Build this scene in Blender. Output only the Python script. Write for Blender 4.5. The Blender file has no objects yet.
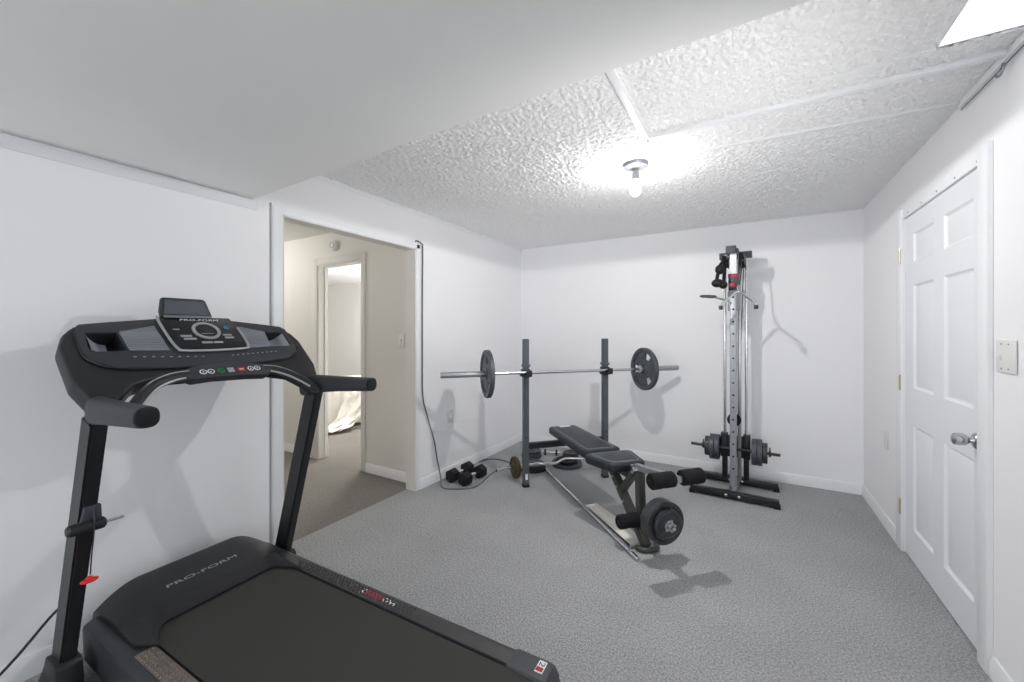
import bpy, bmesh, math, random
from mathutils import Vector, Matrix, Euler
random.seed(7)
SC = bpy.context.scene
COL = SC.collection
PI = math.pi

# ------------------------------------------------------------------ materials
def mat(name, col, rough=.5, metal=0., bump=None, var=None, spec=.5, emit=None, coat=0.):
    """bump = (scale, strength, distance, detail); var = (scale, amount) mottles the colour"""
    m = bpy.data.materials.new(name); m.use_nodes = True
    nt = m.node_tree; b = nt.nodes['Principled BSDF']
    b.inputs['Base Color'].default_value = (*col, 1)
    b.inputs['Roughness'].default_value = rough
    b.inputs['Metallic'].default_value = metal
    b.inputs['Specular IOR Level'].default_value = spec
    b.inputs['Coat Weight'].default_value = coat
    if emit:
        b.inputs['Emission Color'].default_value = (*emit[0], 1)
        b.inputs['Emission Strength'].default_value = emit[1]
    tc = nt.nodes.new('ShaderNodeTexCoord')
    if var:
        n = nt.nodes.new('ShaderNodeTexNoise'); n.inputs['Scale'].default_value = var[0]
        n.inputs['Detail'].default_value = 4
        nt.links.new(tc.outputs['Object'], n.inputs['Vector'])
        r = nt.nodes.new('ShaderNodeValToRGB')
        r.color_ramp.elements[0].position = .3; r.color_ramp.elements[1].position = .7
        a = var[1]
        r.color_ramp.elements[0].color = (*[max(0, c*(1-a)) for c in col], 1)
        r.color_ramp.elements[1].color = (*[min(1, c*(1+a)) for c in col], 1)
        nt.links.new(n.outputs['Fac'], r.inputs['Fac'])
        nt.links.new(r.outputs['Color'], b.inputs['Base Color'])
    if bump:
        n = nt.nodes.new('ShaderNodeTexNoise'); n.inputs['Scale'].default_value = bump[0]
        n.inputs['Detail'].default_value = bump[3] if len(bump) > 3 else 2
        nt.links.new(tc.outputs['Object'], n.inputs['Vector'])
        bp = nt.nodes.new('ShaderNodeBump'); bp.inputs['Strength'].default_value = bump[1]
        bp.inputs['Distance'].default_value = bump[2]
        nt.links.new(n.outputs['Fac'], bp.inputs['Height'])
        nt.links.new(bp.outputs['Normal'], b.inputs['Normal'])
    return m

def S(r, g, b):
    return tuple(((c/255+.055)/1.055)**2.4 if c > 10 else c/255/12.92 for c in (r, g, b))

M = {}
M['wall'] = mat('wall_paint', S(243, 243, 245), .55, bump=(18, .08, .01), spec=.3)
M['trim'] = mat('trim_paint', S(238, 239, 241), .4, spec=.4)
M['door'] = mat('door_paint', S(233, 235, 239), .4, spec=.4)
M['soffit'] = mat('soffit_paint', S(248, 248, 246), .6, bump=(10, .05, .01), var=(1.6, .02), spec=.3)
M['hallwall'] = mat('hall_wall_paint', S(224, 222, 217), .55, spec=.3)
M['black'] = mat('black_plastic', S(34, 35, 38), .45, bump=(300, .05, .001), spec=.4)
M['blackmetal'] = mat('black_powder_coat', S(27, 28, 30), .4, spec=.5)
M['charcoal'] = mat('charcoal_plastic', S(52, 54, 59), .5, bump=(400, .06, .001), spec=.4)
M['darkgrey'] = mat('dark_grey_plastic', S(66, 69, 75), .5, spec=.4)
M['midgrey'] = mat('mid_grey_plastic', S(120, 124, 132), .45, spec=.4)
M['steelblue'] = mat('slate_powder_coat', S(78, 85, 93), .4, var=(14, .06), spec=.5)
M['olive'] = mat('gunmetal_tube', S(72, 73, 70), .35, .3, spec=.5)
M['chrome'] = mat('chrome', S(215, 216, 220), .18, 1.)
M['steel'] = mat('brushed_steel', S(185, 187, 190), .32, 1., var=(30, .08))
M['galv'] = mat('galvanised_steel', S(168, 171, 176), .5, .6, var=(40, .08))
M['iron'] = mat('grey_cast_iron', S(78, 82, 88), .45, .35, bump=(90, .25, .002), var=(30, .12))
M['darkiron'] = mat('dark_cast_iron', S(62, 63, 66), .42, .3, bump=(90, .2, .002), var=(25, .15))
M['rustiron'] = mat('worn_bronze_iron', S(88, 74, 50), .5, .3, bump=(60, .3, .002), var=(40, .4))
M['rubber'] = mat('black_rubber', S(26, 26, 28), .6, bump=(200, .15, .001), spec=.3)
M['foam'] = mat('black_foam', S(30, 30, 32), .85, bump=(160, .5, .003), spec=.2)
M['vinyl'] = mat('slate_vinyl', S(32, 37, 42), .42, bump=(220, .12, .001), spec=.5)
M['seam'] = mat('piping_vinyl', S(120, 126, 134), .45)
M['belt'] = mat('treadmill_belt', S(62, 62, 60), .75, bump=(500, .3, .001), var=(300, .1), spec=.2)
M['brownplate'] = mat('bronze_tread_plate', S(122, 113, 105), .45, .35, var=(20, .12))
M['railgrip'] = mat('dark_tread_plate', S(62, 60, 61), .5, .1, var=(20, .1))
M['silver'] = mat('silver_plastic', S(170, 172, 176), .35, .4)
M['liner'] = mat('pale_grey_plastic', S(168, 173, 182), .4)
M['white'] = mat('white_print', S(235, 236, 238), .5)
M['lightgrey'] = mat('light_grey_print', S(150, 152, 156), .5)
M['red'] = mat('red_plastic', S(214, 28, 24), .4)
M['redstrap'] = mat('dull_red_plastic', S(158, 52, 62), .5)
M['green'] = mat('green_print', S(30, 140, 80), .4)
M['redprint'] = mat('red_print', S(170, 40, 46), .4)
M['teal'] = mat('teal_glow_colour', S(40, 130, 150), .4)  # glow of the lit LED icon, put into plain colour
M['gloss'] = mat('gloss_black_panel', S(22, 23, 26), .25, spec=.5)
M['glassgrey'] = mat('smoked_panel', S(78, 84, 94), .25, spec=.5)
M['brass'] = mat('brass', S(186, 180, 154), .4, .5)
M['knob'] = mat('satin_nickel', S(190, 191, 194), .22, 1.)
M['plate'] = mat('ivory_switch_plastic', S(228, 228, 226), .35)
M['board'] = mat('pale_laminate', S(226, 224, 216), .4, var=(12, .05), spec=.5)
M['cord'] = mat('black_cord', S(36, 36, 40), .55)
M['greycord'] = mat('grey_cord', S(92, 96, 100), .55)
M['cloth'] = mat('white_cotton', S(238, 236, 230), .9, bump=(40, .2, .004), spec=.2)
M['fixture'] = mat('fixture_metal', S(150, 152, 158), .35, .6)
M['bulb'] = mat('lit_bulb', S(255, 250, 245), .4, emit=((1, .985, .97), 170.))
M['bulbneck'] = mat('lit_bulb_neck', S(240, 240, 240), .4, emit=((1, .985, .97), 150.))
M['panel'] = mat('lit_diffuser', S(240, 242, 245), .4, emit=((.98, .99, 1), 2.2))

def carpet(name, dark, light):
    m = bpy.data.materials.new(name); m.use_nodes = True
    nt = m.node_tree; b = nt.nodes['Principled BSDF']
    b.inputs['Roughness'].default_value = .95; b.inputs['Specular IOR Level'].default_value = .1
    tc = nt.nodes.new('ShaderNodeTexCoord')
    n1 = nt.nodes.new('ShaderNodeTexNoise'); n1.inputs['Scale'].default_value = 120; n1.inputs['Detail'].default_value = 5; n1.inputs['Roughness'].default_value = .75
    n2 = nt.nodes.new('ShaderNodeTexNoise'); n2.inputs['Scale'].default_value = 2.2; n2.inputs['Detail'].default_value = 3
    for n in (n1, n2): nt.links.new(tc.outputs['Object'], n.inputs['Vector'])
    r = nt.nodes.new('ShaderNodeValToRGB')
    r.color_ramp.elements[0].position = .32; r.color_ramp.elements[1].position = .68
    r.color_ramp.elements[0].color = (*dark, 1); r.color_ramp.elements[1].color = (*light, 1)
    nt.links.new(n1.outputs['Fac'], r.inputs['Fac'])
    mx = nt.nodes.new('ShaderNodeMixRGB'); mx.blend_type = 'MULTIPLY'; mx.inputs['Fac'].default_value = 1
    r2 = nt.nodes.new('ShaderNodeValToRGB')
    r2.color_ramp.elements[0].position = .35; r2.color_ramp.elements[1].position = .65
    r2.color_ramp.elements[0].color = (.9, .9, .9, 1); r2.color_ramp.elements[1].color = (1, 1, 1, 1)
    nt.links.new(n2.outputs['Fac'], r2.inputs['Fac'])
    nt.links.new(r.outputs['Color'], mx.inputs[1]); nt.links.new(r2.outputs['Color'], mx.inputs[2])
    nt.links.new(mx.outputs['Color'], b.inputs['Base Color'])
    bp = nt.nodes.new('ShaderNodeBump'); bp.inputs['Strength'].default_value = .6; bp.inputs['Distance'].default_value = .008
    nt.links.new(n1.outputs['Fac'], bp.inputs['Height']); nt.links.new(bp.outputs['Normal'], b.inputs['Normal'])
    return m
M['carpet'] = carpet('grey_carpet', S(112, 113, 114), S(206, 207, 208))
M['hallcarpet'] = carpet('hall_carpet', S(100, 97, 93), S(158, 154, 149))

def popcorn(name):
    m = bpy.data.materials.new(name); m.use_nodes = True
    nt = m.node_tree; b = nt.nodes['Principled BSDF']
    b.inputs['Base Color'].default_value = (*S(250, 250, 250), 1)
    b.inputs['Roughness'].default_value = .85; b.inputs['Specular IOR Level'].default_value = .2
    tc = nt.nodes.new('ShaderNodeTexCoord')
    n1 = nt.nodes.new('ShaderNodeTexNoise'); n1.inputs['Scale'].default_value = 95; n1.inputs['Detail'].default_value = 4; n1.inputs['Roughness'].default_value = .6
    nt.links.new(tc.outputs['Object'], n1.inputs['Vector'])
    r = nt.nodes.new('ShaderNodeValToRGB'); r.color_ramp.elements[0].position = .42; r.color_ramp.elements[1].position = .62
    nt.links.new(n1.outputs['Fac'], r.inputs['Fac'])
    bp = nt.nodes.new('ShaderNodeBump'); bp.inputs['Strength'].default_value = .55; bp.inputs['Distance'].default_value = .005
    nt.links.new(r.outputs['Color'], bp.inputs['Height']); nt.links.new(bp.outputs['Normal'], b.inputs['Normal'])
    return m
M['popcorn'] = popcorn('popcorn_ceiling')

def grille(name):
    m = mat(name, S(128, 132, 140), .45, .2)
    nt = m.node_tree; b = nt.nodes['Principled BSDF']
    tc = nt.nodes.new('ShaderNodeTexCoord'); v = nt.nodes.new('ShaderNodeTexVoronoi'); v.inputs['Scale'].default_value = 150
    v.inputs['Randomness'].default_value = .0
    nt.links.new(tc.outputs['Object'], v.inputs['Vector'])
    r = nt.nodes.new('ShaderNodeValToRGB'); r.color_ramp.elements[0].position = .25; r.color_ramp.elements[1].position = .4
    r.color_ramp.elements[0].color = (*S(70, 73, 80), 1); r.color_ramp.elements[1].color = (*S(132, 136, 144), 1)
    nt.links.new(v.outputs['Distance'], r.inputs['Fac']); nt.links.new(r.outputs['Color'], b.inputs['Base Color'])
    return m
M['grille'] = grille('speaker_grille_mesh')

# ------------------------------------------------------------------ mesh helpers
class MB:
    """collects shapes for ONE mesh object"""
    def __init__(s): s.v = []; s.f = []
    def add(s, vs, fs, mx=None):
        o = len(s.v)
        s.v += [tuple(mx @ Vector(p)) if mx else tuple(p) for p in vs]
        s.f += [tuple(o+i for i in f) for f in fs]; return s
    def bm(s, b, mx=None):
        b.verts.index_update()
        s.add([v.co.copy() for v in b.verts], [[v.index for v in f.verts] for f in b.faces], mx); b.free(); return s
    def box(s, c, d, rot=(0, 0, 0), bev=0., seg=2, taper=None):
        b = bmesh.new(); bmesh.ops.create_cube(b, size=1)
        for v in b.verts:
            k = 1.
            if taper and v.co.z > 0: k = taper
            v.co = Vector((v.co.x*d[0]*k, v.co.y*d[1]*k, v.co.z*d[2]))
        if bev: bmesh.ops.bevel(b, geom=b.edges[:], offset=bev, segments=seg, affect='EDGES', profile=.5)
        return s.bm(b, Matrix.Translation(c) @ Euler(rot).to_matrix().to_4x4())
    def bb(s, lo, hi, bev=0.):
        return s.box([(a+b)/2 for a, b in zip(lo, hi)], [b-a for a, b in zip(lo, hi)], bev=bev)
    def prism(s, pts, fn, a, b, bev=0., seg=2):
        """polygon pts (2-D) extruded from a to b; fn(u, v, w) -> xyz"""
        m = bmesh.new(); n = len(pts)
        A = [m.verts.new(fn(u, v, a)) for u, v in pts]; B = [m.verts.new(fn(u, v, b)) for u, v in pts]
        m.faces.new(A[::-1]); m.faces.new(B)
        for i in range(n): m.faces.new((A[i], A[(i+1) % n], B[(i+1) % n], B[i]))
        bmesh.ops.recalc_face_normals(m, faces=m.faces[:])
        if bev: bmesh.ops.bevel(m, geom=m.edges[:], offset=bev, segments=seg, affect='EDGES', profile=.5)
        return s.bm(m)
    def lathe(s, prof, o, d, n=28):
        """prof [(r, h)] spun about axis d through o; open ends are capped"""
        q = Vector((0, 0, 1)).rotation_difference(Vector(d).normalized()).to_matrix().to_4x4()
        mx = Matrix.Translation(o) @ q; vs = []; fs = []
        for r, h in prof:
            for i in range(n):
                a = 2*PI*i/n; vs.append((r*math.cos(a), r*math.sin(a), h))
        for j in range(len(prof)-1):
            for i in range(n):
                k = (i+1) % n; fs.append((j*n+i, j*n+k, (j+1)*n+k, (j+1)*n+i))
        if prof[0] != prof[-1]:
            if prof[0][0] > 1e-6: fs.append(tuple(range(n))[::-1])
            if prof[-1][0] > 1e-6: fs.append(tuple((len(prof)-1)*n+i for i in range(n)))
        return s.add(vs, fs, mx)
    def cyl(s, p, q, r, n=20, r2=None, bev=0.):
        p = Vector(p); q = Vector(q); L = (q-p).length; r2 = r if r2 is None else r2
        pr = [(r, 0), (r2, L)] if not bev else [(r-bev, 0), (r, bev), (r2, L-bev), (r2-bev, L)]
        return s.lathe(pr, p, q-p, n)
    def tube(s, pts, r, n=10, smooth=True, flat=1.):
        P = [Vector(p) for p in pts]
        if smooth and len(P) > 2:
            Q = []
            for i in range(len(P)-1):
                p0 = P[max(0, i-1)]; p1 = P[i]; p2 = P[i+1]; p3 = P[min(len(P)-1, i+2)]
                for k in range(6):
                    t = k/6; Q.append(.5*((2*p1)+(p2-p0)*t+(2*p0-5*p1+4*p2-p3)*t*t+(3*p1-p0-3*p2+p3)*t**3))
            P = Q+[P[-1]]
        vs = []; fs = []; up = None
        for i, p in enumerate(P):
            t = (P[min(i+1, len(P)-1)]-P[max(i-1, 0)]).normalized()
            if up is None: up = t.orthogonal().normalized()
            up = (up-t*up.dot(t)).normalized(); bi = t.cross(up)
            for k in range(n):
                a = 2*PI*k/n; vs.append(p+up*(r*math.cos(a))+bi*(r*flat*math.sin(a)))
        for i in range(len(P)-1):
            for k in range(n):
                l = (k+1) % n; fs.append((i*n+k, i*n+l, (i+1)*n+l, (i+1)*n+k))
        fs.append(tuple(range(n))[::-1]); fs.append(tuple((len(P)-1)*n+k for k in range(n)))
        return s.add(vs, fs)
    def beam(s, p, q, w, h, side=(0, 1, 0), bev=0.):
        """square tube from p to q, w across 'side', h across the rest"""
        p = Vector(p); q = Vector(q); z = (q-p).normalized(); y = Vector(side); y = (y-z*y.dot(z)).normalized(); x = y.cross(z)
        mx = Matrix((x, y, z)).transposed().to_4x4(); mx.translation = (p+q)/2
        b = bmesh.new(); bmesh.ops.create_cube(b, size=1)
        for v in b.verts: v.co = Vector((v.co.x*h, v.co.y*w, v.co.z*(q-p).length))
        if bev: bmesh.ops.bevel(b, geom=b.edges[:], offset=bev, segments=2, affect='EDGES')
        return s.bm(b, mx)
    def sph(s, c, r, sc=(1, 1, 1), n=16):
        b = bmesh.new(); bmesh.ops.create_uvsphere(b, u_segments=n, v_segments=n//2+2, radius=r)
        return s.bm(b, Matrix.Translation(c) @ Matrix.Diagonal((*sc, 1)))
    def loft(s, rings, cap=True):
        n = len(rings[0]); vs = [p for r in rings for p in r]; fs = []
        for j in range(len(rings)-1):
            for i in range(n):
                k = (i+1) % n; fs.append((j*n+i, j*n+k, (j+1)*n+k, (j+1)*n+i))
        if cap: fs.append(tuple(range(n))[::-1]); fs.append(tuple((len(rings)-1)*n+i for i in range(n)))
        return s.add(vs, fs)
    def obj(s, name, m, parent=None, angle=35):
        me = bpy.data.meshes.new(name); me.from_pydata(s.v, [], s.f)
        b = bmesh.new(); b.from_mesh(me); bmesh.ops.recalc_face_normals(b, faces=b.faces[:]); b.to_mesh(me); b.free()
        me.materials.append(m if not isinstance(m, str) else M[m])
        for p in me.polygons: p.use_smooth = True
        me.set_sharp_from_angle(angle=math.radians(angle))
        o = bpy.data.objects.new(name, me); COL.objects.link(o); o.parent = parent
        return o

def tag(o, label=None, cat=None, group=None, kind=None):
    if label: o['label'] = label
    if cat: o['category'] = cat
    if group: o['group'] = group
    if kind: o['kind'] = kind
    return o
def thing(name, label, cat, loc=(0, 0, 0), rz=0, group=None):
    o = bpy.data.objects.new(name, None); COL.objects.link(o); o.location = loc; o.rotation_euler = (0, 0, rz)
    o.empty_display_size = .1
    return tag(o, label, cat, group)
def struct(o, label=None):
    o['kind'] = 'structure'
    if label: o['label'] = label; o['category'] = label.split()[-1]
    return o
def cut(o, cutter):
    """boolean difference baked into o's mesh"""
    c = cutter.obj('cutter', 'black', o.parent if o.parent else None); bpy.context.view_layer.update(); md = o.modifiers.new('b', 'BOOLEAN'); md.operation = 'DIFFERENCE'; md.object = c; md.solver = 'EXACT'
    dg = bpy.context.evaluated_depsgraph_get(); dg.update()
    me = bpy.data.meshes.new_from_object(o.evaluated_get(dg)); o.modifiers.clear(); o.data = me
    bpy.data.objects.remove(c)
    for p in me.polygons: p.use_smooth = True
    me.set_sharp_from_angle(angle=math.radians(35))
def lettering(text, h, fn, m, parent, name='lettering', w=None, depth=.0006, shear=0.):
    """text whose baseline starts at u=0; fn(u, v, d) -> xyz"""
    cu = bpy.data.curves.new(name, 'FONT'); cu.body = text; cu.size = 1; cu.extrude = .5; cu.align_x = 'LEFT'; cu.shear = shear
    to = bpy.data.objects.new(name, cu); COL.objects.link(to)
    dg = bpy.context.evaluated_depsgraph_get(); dg.update()
    me = bpy.data.meshes.new_from_object(to.evaluated_get(dg)); bpy.data.objects.remove(to)
    xs = [v.co.x for v in me.vertices]; ys = [v.co.y for v in me.vertices]
    kx = (w/(max(xs)-min(xs))) if w else h/(max(ys)-min(ys)); ky = h/(max(ys)-min(ys)); x0 = min(xs); y0 = min(ys)
    for v in me.vertices: v.co = Vector(fn((v.co.x-x0)*kx, (v.co.y-y0)*ky, (v.co.z+.5)*depth))
    me.materials.clear(); me.materials.append(M[m])
    o = bpy.data.objects.new(name, me); COL.objects.link(o); o.parent = parent
    return o

# ------------------------------------------------------------------ the room
XL, XR, YB, H, YF = -2.36, .808, 4.21, 2.318, -2.7
T_ = .1
ZS = 2.05                                    # underside of the lowered ceiling
HY = 2.53                                    # far wall of the hall
O0, O1, OZ = 1.328, 2.432, 2.01              # opening to the hall

struct(MB().bb((XL-.09, YF-.1, -.1), (XR+.1, YB+.1, 0)).obj('floor', 'carpet'), 'speckled grey carpet floor')
struct(MB().bb((-8.2, .7, -.1), (XL-.091, 5.5, -.001)).obj('floor', 'hallcarpet'), 'browner carpet of hall and bedroom floor')
# left wall with the hall opening and the slot beside the casing
w = MB()
w.bb((XL-T_, YF, 0), (XL, 1.258, H+.05)).bb((XL-T_, 1.272, 0), (XL, O0, H+.05)).bb((XL-T_, O0, OZ), (XL, O1, H+.05)).bb((XL-T_, O1, 0), (XL, YB+.1, H+.05))
w.bb((XL-T_, 1.257, 0), (XL-.092, 1.273, H+.05)).bb((XL-.092, 1.258, 2.06), (XL, 1.272, H+.05))
struct(w.obj('wall_left', 'wall'))
struct(MB().bb((XL-T_, YB, 0), (XR+.1, YB+.1, H+.05)).obj('wall_back', 'wall'))
D0, D1, DZ = 2.319, 3.243, 1.988             # right-hand door leaf
w = MB().bb((XR, YF, 0), (XR+.1, D0-.003, H+.05)).bb((XR, D1+.003, 0), (XR+.1, YB+.1, H+.05)).bb((XR, D0-.003, DZ+.003), (XR+.1, D1+.003, H+.05))
w.bb((XR+.06, D0-.003, 0), (XR+.1, D1+.003, DZ+.003))
struct(w.obj('wall_right', 'wall'))
# the wall behind the camera, with a wide unseen window added for fill light
w = MB().bb((XL-.1, YF-.1, 0), (XR+.1, YF, .75)).bb((XL-.1, YF-.1, 1.95), (XR+.1, YF, H+.05)).bb((XL-.1, YF-.1, .75), (-1.9, YF, 1.95)).bb((.45, YF-.1, .75), (XR+.1, YF, 1.95))
struct(w.obj('wall_front', 'wall'))
w = MB()
for y in (-1.9, -.745, .43):
    w.bb((y, YF-.08, .75), (y+.03, YF-.03, 1.95))
w.bb((-1.9, YF-.08, .75), (.45, YF-.03, .79)).bb((-1.9, YF-.08, 1.91), (.45, YF-.03, 1.95))
struct(w.obj('fill_window_1', 'trim'))
# ceilings: textured high part, plain lowered part over the camera
LX0, LX1, LY0, LY1 = .568, .80, 1.22, 1.966  # light panel in the ceiling
w = MB().bb((XL-.1, 1.0, H), (LX0, YB+.1, H+.08)).bb((LX0, LY1, H), (XR+.1, YB+.1, H+.08)).bb((LX1, 1.0, H), (XR+.1, LY1, H+.08)).bb((LX0, 1.0, H), (LX1, LY0, H+.08))
from mathutils import noise
def relief(w, x0, x1, y0, y1, st=.0062):
    nx = max(2, int((x1-x0)/st)); ny = max(2, int((y1-y0)/st)); o = len(w.v)
    for j in range(ny+1):
        y = y0+(y1-y0)*j/ny
        for i in range(nx+1):
            x = x0+(x1-x0)*i/nx
            n = 1.2*noise.noise((x*58, y*58, 1.7))+.6*noise.noise((x*118, y*118, 5.1))
            e = .7+.3*min(1, max(0, .5+1.6*noise.noise((x*1.1, y*1.1, 9))))
            w.v.append((x, y, H-.0060-.0085*max(-.5, min(.6, n))*e))
    m = nx+1
    for j in range(ny):
        for i in range(nx): w.f.append((o+j*m+i, o+j*m+i+1, o+(j+1)*m+i+1, o+(j+1)*m+i))
relief(w, XL, LX0, 1.06, YB); relief(w, LX0, XR, LY1, YB); relief(w, LX1, XR, 1.06, LY1)
struct(w.obj('ceiling', 'popcorn'), 'popcorn textured white ceiling')
w = MB().prism([(XL, YF), (XR, YF), (XR, 1.086), (-.5, 1.104), (XL, 1.168)], lambda u, v, z: (u, v, z), ZS, H+.08)
struct(w.obj('ceiling', 'soffit'), 'smooth grey lowered ceiling')
# ceiling battens and seams
w = MB().bb((-.445, 2.088, H-.024), (XR, 2.122, H+.002), .003)
w.bb((-.462, 1.09, H-.024), (-.428, 2.122, H+.002), .003)
struct(w.obj('trim_1', 'trim'))
w = MB().prism([(-.47, 2.375), (XR, 2.458), (XR, 2.474), (-.47, 2.383)], lambda u, v, z: (u, v, z), H-.017, H+.002)
struct(w.obj('trim_2', 'trim'))
w = MB().prism([(.22, 1.962), (LX0, 1.952), (LX0, 1.974), (.22, 1.985)], lambda u, v, z: (u, v, z), H-.014, H+.002)
struct(w.obj('trim_3', 'popcorn'))
# board along the top of the right wall
struct(MB().bb((XR-.02, 1.09, 2.283), (XR, 2.475, H), .002).obj('trim_4', 'trim'))
# moulding where the high ceiling meets the left wall, and the strip below the lowered ceiling
w = MB().prism([(0, 0), (.022, 0), (.016, -.012), (.006, -.03), (0, -.03)], lambda u, v, y: (XL+u, y, H+v), 1.17, YB)
struct(w.obj('trim_5', 'trim'))
w = MB().prism([(0, -.008), (.02, -.008), (.026, -.02), (.012, -.045), (.006, -.056), (0, -.056)], lambda u, v, y: (XL+u, y, ZS+v), YF, 1.185)
struct(w.obj('trim_6', 'trim'))
# casing of the hall opening
w = MB().bb((XL-.001, 1.274, 0), (XL+.012, O0+.002, 2.05), .003).bb((XL-.001, O1-.002, 0), (XL+.01, O1+.035, 2.04), .003).bb((XL-.001, O0-.03, OZ-.004), (XL+.01, O1+.035, OZ+.03), .003)
struct(w.obj('trim_7', 'trim'))
w = MB().bb((XL-T_-.004, O1-.012, 0), (XL+.004, O1, OZ)).bb((XL-T_-.004, O0, 0), (XL+.004, O0+.012, OZ)).bb((XL-T_-.004, O0, OZ-.012), (XL+.004, O1, OZ))
struct(w.obj('trim_8', 'hallwall'))
# baseboards
def base(name, lo, hi, ax):
    w = MB(); pr = [(0, 0), (.013, 0), (.013, .06), (.008, .075), (.006, .083), (0, .083)]
    fn = {'L': lambda u, z, t: (XL+u, t, z), 'R': lambda u, z, t: (XR-u, t, z), 'B': lambda u, z, t: (t, YB-u, z), 'H': lambda u, z, t: (t, HY-u, z)}[ax]
    return struct(w.prism(pr, fn, lo, hi).obj(name, 'trim'))
base('baseboard_left', O1+.036, YB, 'L'); base('baseboard_left', YF, 1.257, 'L'); base('baseboard_back', XL+.014, XR-.014, 'B')
base('baseboard_right', D1+.096, YB, 'R'); base('baseboard_right', YF, D0-.085, 'R')

# right-hand six-panel door
def panel_door(parent, name, Y0, Y1, Z0, Z1, X, panels, m):
    """leaf whose face looks to -x; panels [(y0,y1,z0,z1)] are moulded into the face"""
    ys = sorted({Y0, Y1, *[p[0] for p in panels], *[p[1] for p in panels]}); zs = sorted({Z0, Z1, *[p[2] for p in panels], *[p[3] for p in panels]})
    w = MB()
    for i in range(len(ys)-1):
        for j in range(len(zs)-1):
            cy = (ys[i]+ys[i+1])/2; cz = (zs[j]+zs[j+1])/2
            if any(p[0] < cy < p[1] and p[2] < cz < p[3] for p in panels): continue
            w.add([(X, ys[i], zs[j]), (X, ys[i+1], zs[j]), (X, ys[i+1], zs[j+1]), (X, ys[i], zs[j+1])], [(0, 1, 2, 3)])
    for a, b, c, d in panels:
        rs = [(0, 0), (.010, .010), (.018, .012), (.045, .003)]
        rings = [[(X+e, a+i, c+i), (X+e, b-i, c+i), (X+e, b-i, d-i), (X+e, a+i, d-i)] for i, e in rs]
        vs = [p for r in rings for p in r]; fs = []
        for k in range(3):
            for i in range(4): j = (i+1) % 4; fs.append((k*4+i, k*4+j, k*4+4+j, k*4+4+i))
        fs.append((12, 13, 14, 15)); w.add(vs, fs)
    w.add([(X, Y0, Z0), (X, Y1, Z0), (X, Y1, Z1), (X, Y0, Z1), (X+.035, Y0, Z0), (X+.035, Y1, Z0), (X+.035, Y1, Z1), (X+.035, Y0, Z1)], [(0, 1, 5, 4), (1, 2, 6, 5), (2, 3, 7, 6), (3, 0, 4, 7), (4, 5, 6, 7)])
    return w.obj(name, m, parent, 20)
dr = thing('door_1', 'closed white six panel door in the right wall', 'door', (0, 0, 0)); dr['kind'] = 'structure'
pans = []
for a, b in ((2.41, 2.705), (2.83, 3.115)):
    for c, d in ((.185, .782), (.994, 1.585), (1.712, 1.878)): pans.append((a, b, c, d))
panel_door(dr, 'door_leaf', D0, D1, .006, DZ, XR+.006, pans, 'door')
w = MB().bb((XR-.014, D1+.001, 0), (XR+.001, D1+.094, 2.05), .004).bb((XR-.02, D0-.082, 0), (XR+.001, D0-.004, 2.05), .005).bb((XR-.006, D0-.004, DZ+.0035), (XR+.001, D1+.002, 2.05), .002)
w.obj('door_frame', 'trim', dr)
for z in (.266, 1.012, 1.77):
    w = MB().bb((XR-.0165, D1+.012, z-.042), (XR-.0145, D1+.036, z+.042), .0005).cyl((XR-.016, D1+.008, z-.046), (XR-.016, D1+.008, z+.046), .006, 10)
    for dz in (-.028, 0, .028): w.cyl((XR-.0165, D1+.025, z+dz), (XR-.018, D1+.025, z+dz), .005, 8)
    w.obj('hinge', 'brass', dr)
hz = .868; hy_ = 2.378
hd = MB().lathe([(.0, 0), (.033, 0), (.033, .006), (.028, .012), (.014, .014), (.011, .024), (.016, .029), (.023, .037), (.0255, .055), (.024, .069), (.018, .074), (0, .076)], (XR+.006, hy_, hz), (-1, 0, .02), 28).obj('door_knob', 'knob', dr)
MB().cyl((XR-.069, hy_, hz+.002), (XR-.072, hy_, hz+.002), .006, 10).obj('lock_button', 'steel', hd)
for k in range(5): MB().sph((XR-.0065, D0+.03+k*.2, DZ+.02), .005, (.5, 1, 1), 8).obj('screw', 'fixture', dr)

# hall beyond the opening and bedroom beyond that
HD0, HD1, HDZ = -3.83, -3.15, 2.0
w = MB().bb((-5.2, HY, 0), (HD0, HY+.1, H)).bb((HD1, HY, 0), (XL-T_, HY+.1, H)).bb((HD0, HY, HDZ), (HD1, HY+.1, H))
struct(w.obj('wall_hall_back', 'hallwall'))
struct(MB().bb((-5.2, .7, 0), (-5.1, HY, H)).obj('wall_hall_left', 'hallwall'))
struct(MB().bb((-5.2, .7, 0), (XL-T_, .8, H)).obj('wall_hall_front', 'hallwall'))
struct(MB().bb((-5.2, .7, H), (XL-T_, HY+.1, H+.05)).obj('ceiling_hall', 'hallwall'))
base('baseboard_hall', -5.1, HD0-.11, 'H'); base('baseboard_hall', HD1+.06, XL-T_, 'H')
w = MB().bb((HD0-.1, HY-.016, 0), (HD0, HY+.0, HDZ+.07), .004).bb((HD1, HY-.016, 0), (HD1+.055, HY+.0, HDZ+.07), .004).bb((HD0, HY-.0155, HDZ), (HD1, HY, HDZ+.07), .004)
w.bb((HD0, HY-.004, 0), (HD0+.012, HY+.104, HDZ)).bb((HD1-.012, HY-.004, 0), (HD1, HY+.104, HDZ)).bb((HD0, HY-.004, HDZ-.012), (HD1, HY+.104, HDZ))
w.bb((HD0+.012, HY+.06, 0), (HD0+.024, HY+.075, HDZ))
struct(w.obj('trim_9', 'hallwall'))
struct(MB().bb((-8.2, 5.4, 0), (-2.6, 5.5, H)).obj('wall_bedroom_back', 'hallwall'))
struct(MB().bb((-8.2, HY+.1, 0), (-8.1, 5.4, H)).obj('wall_bedroom_left', 'hallwall'))
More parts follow.
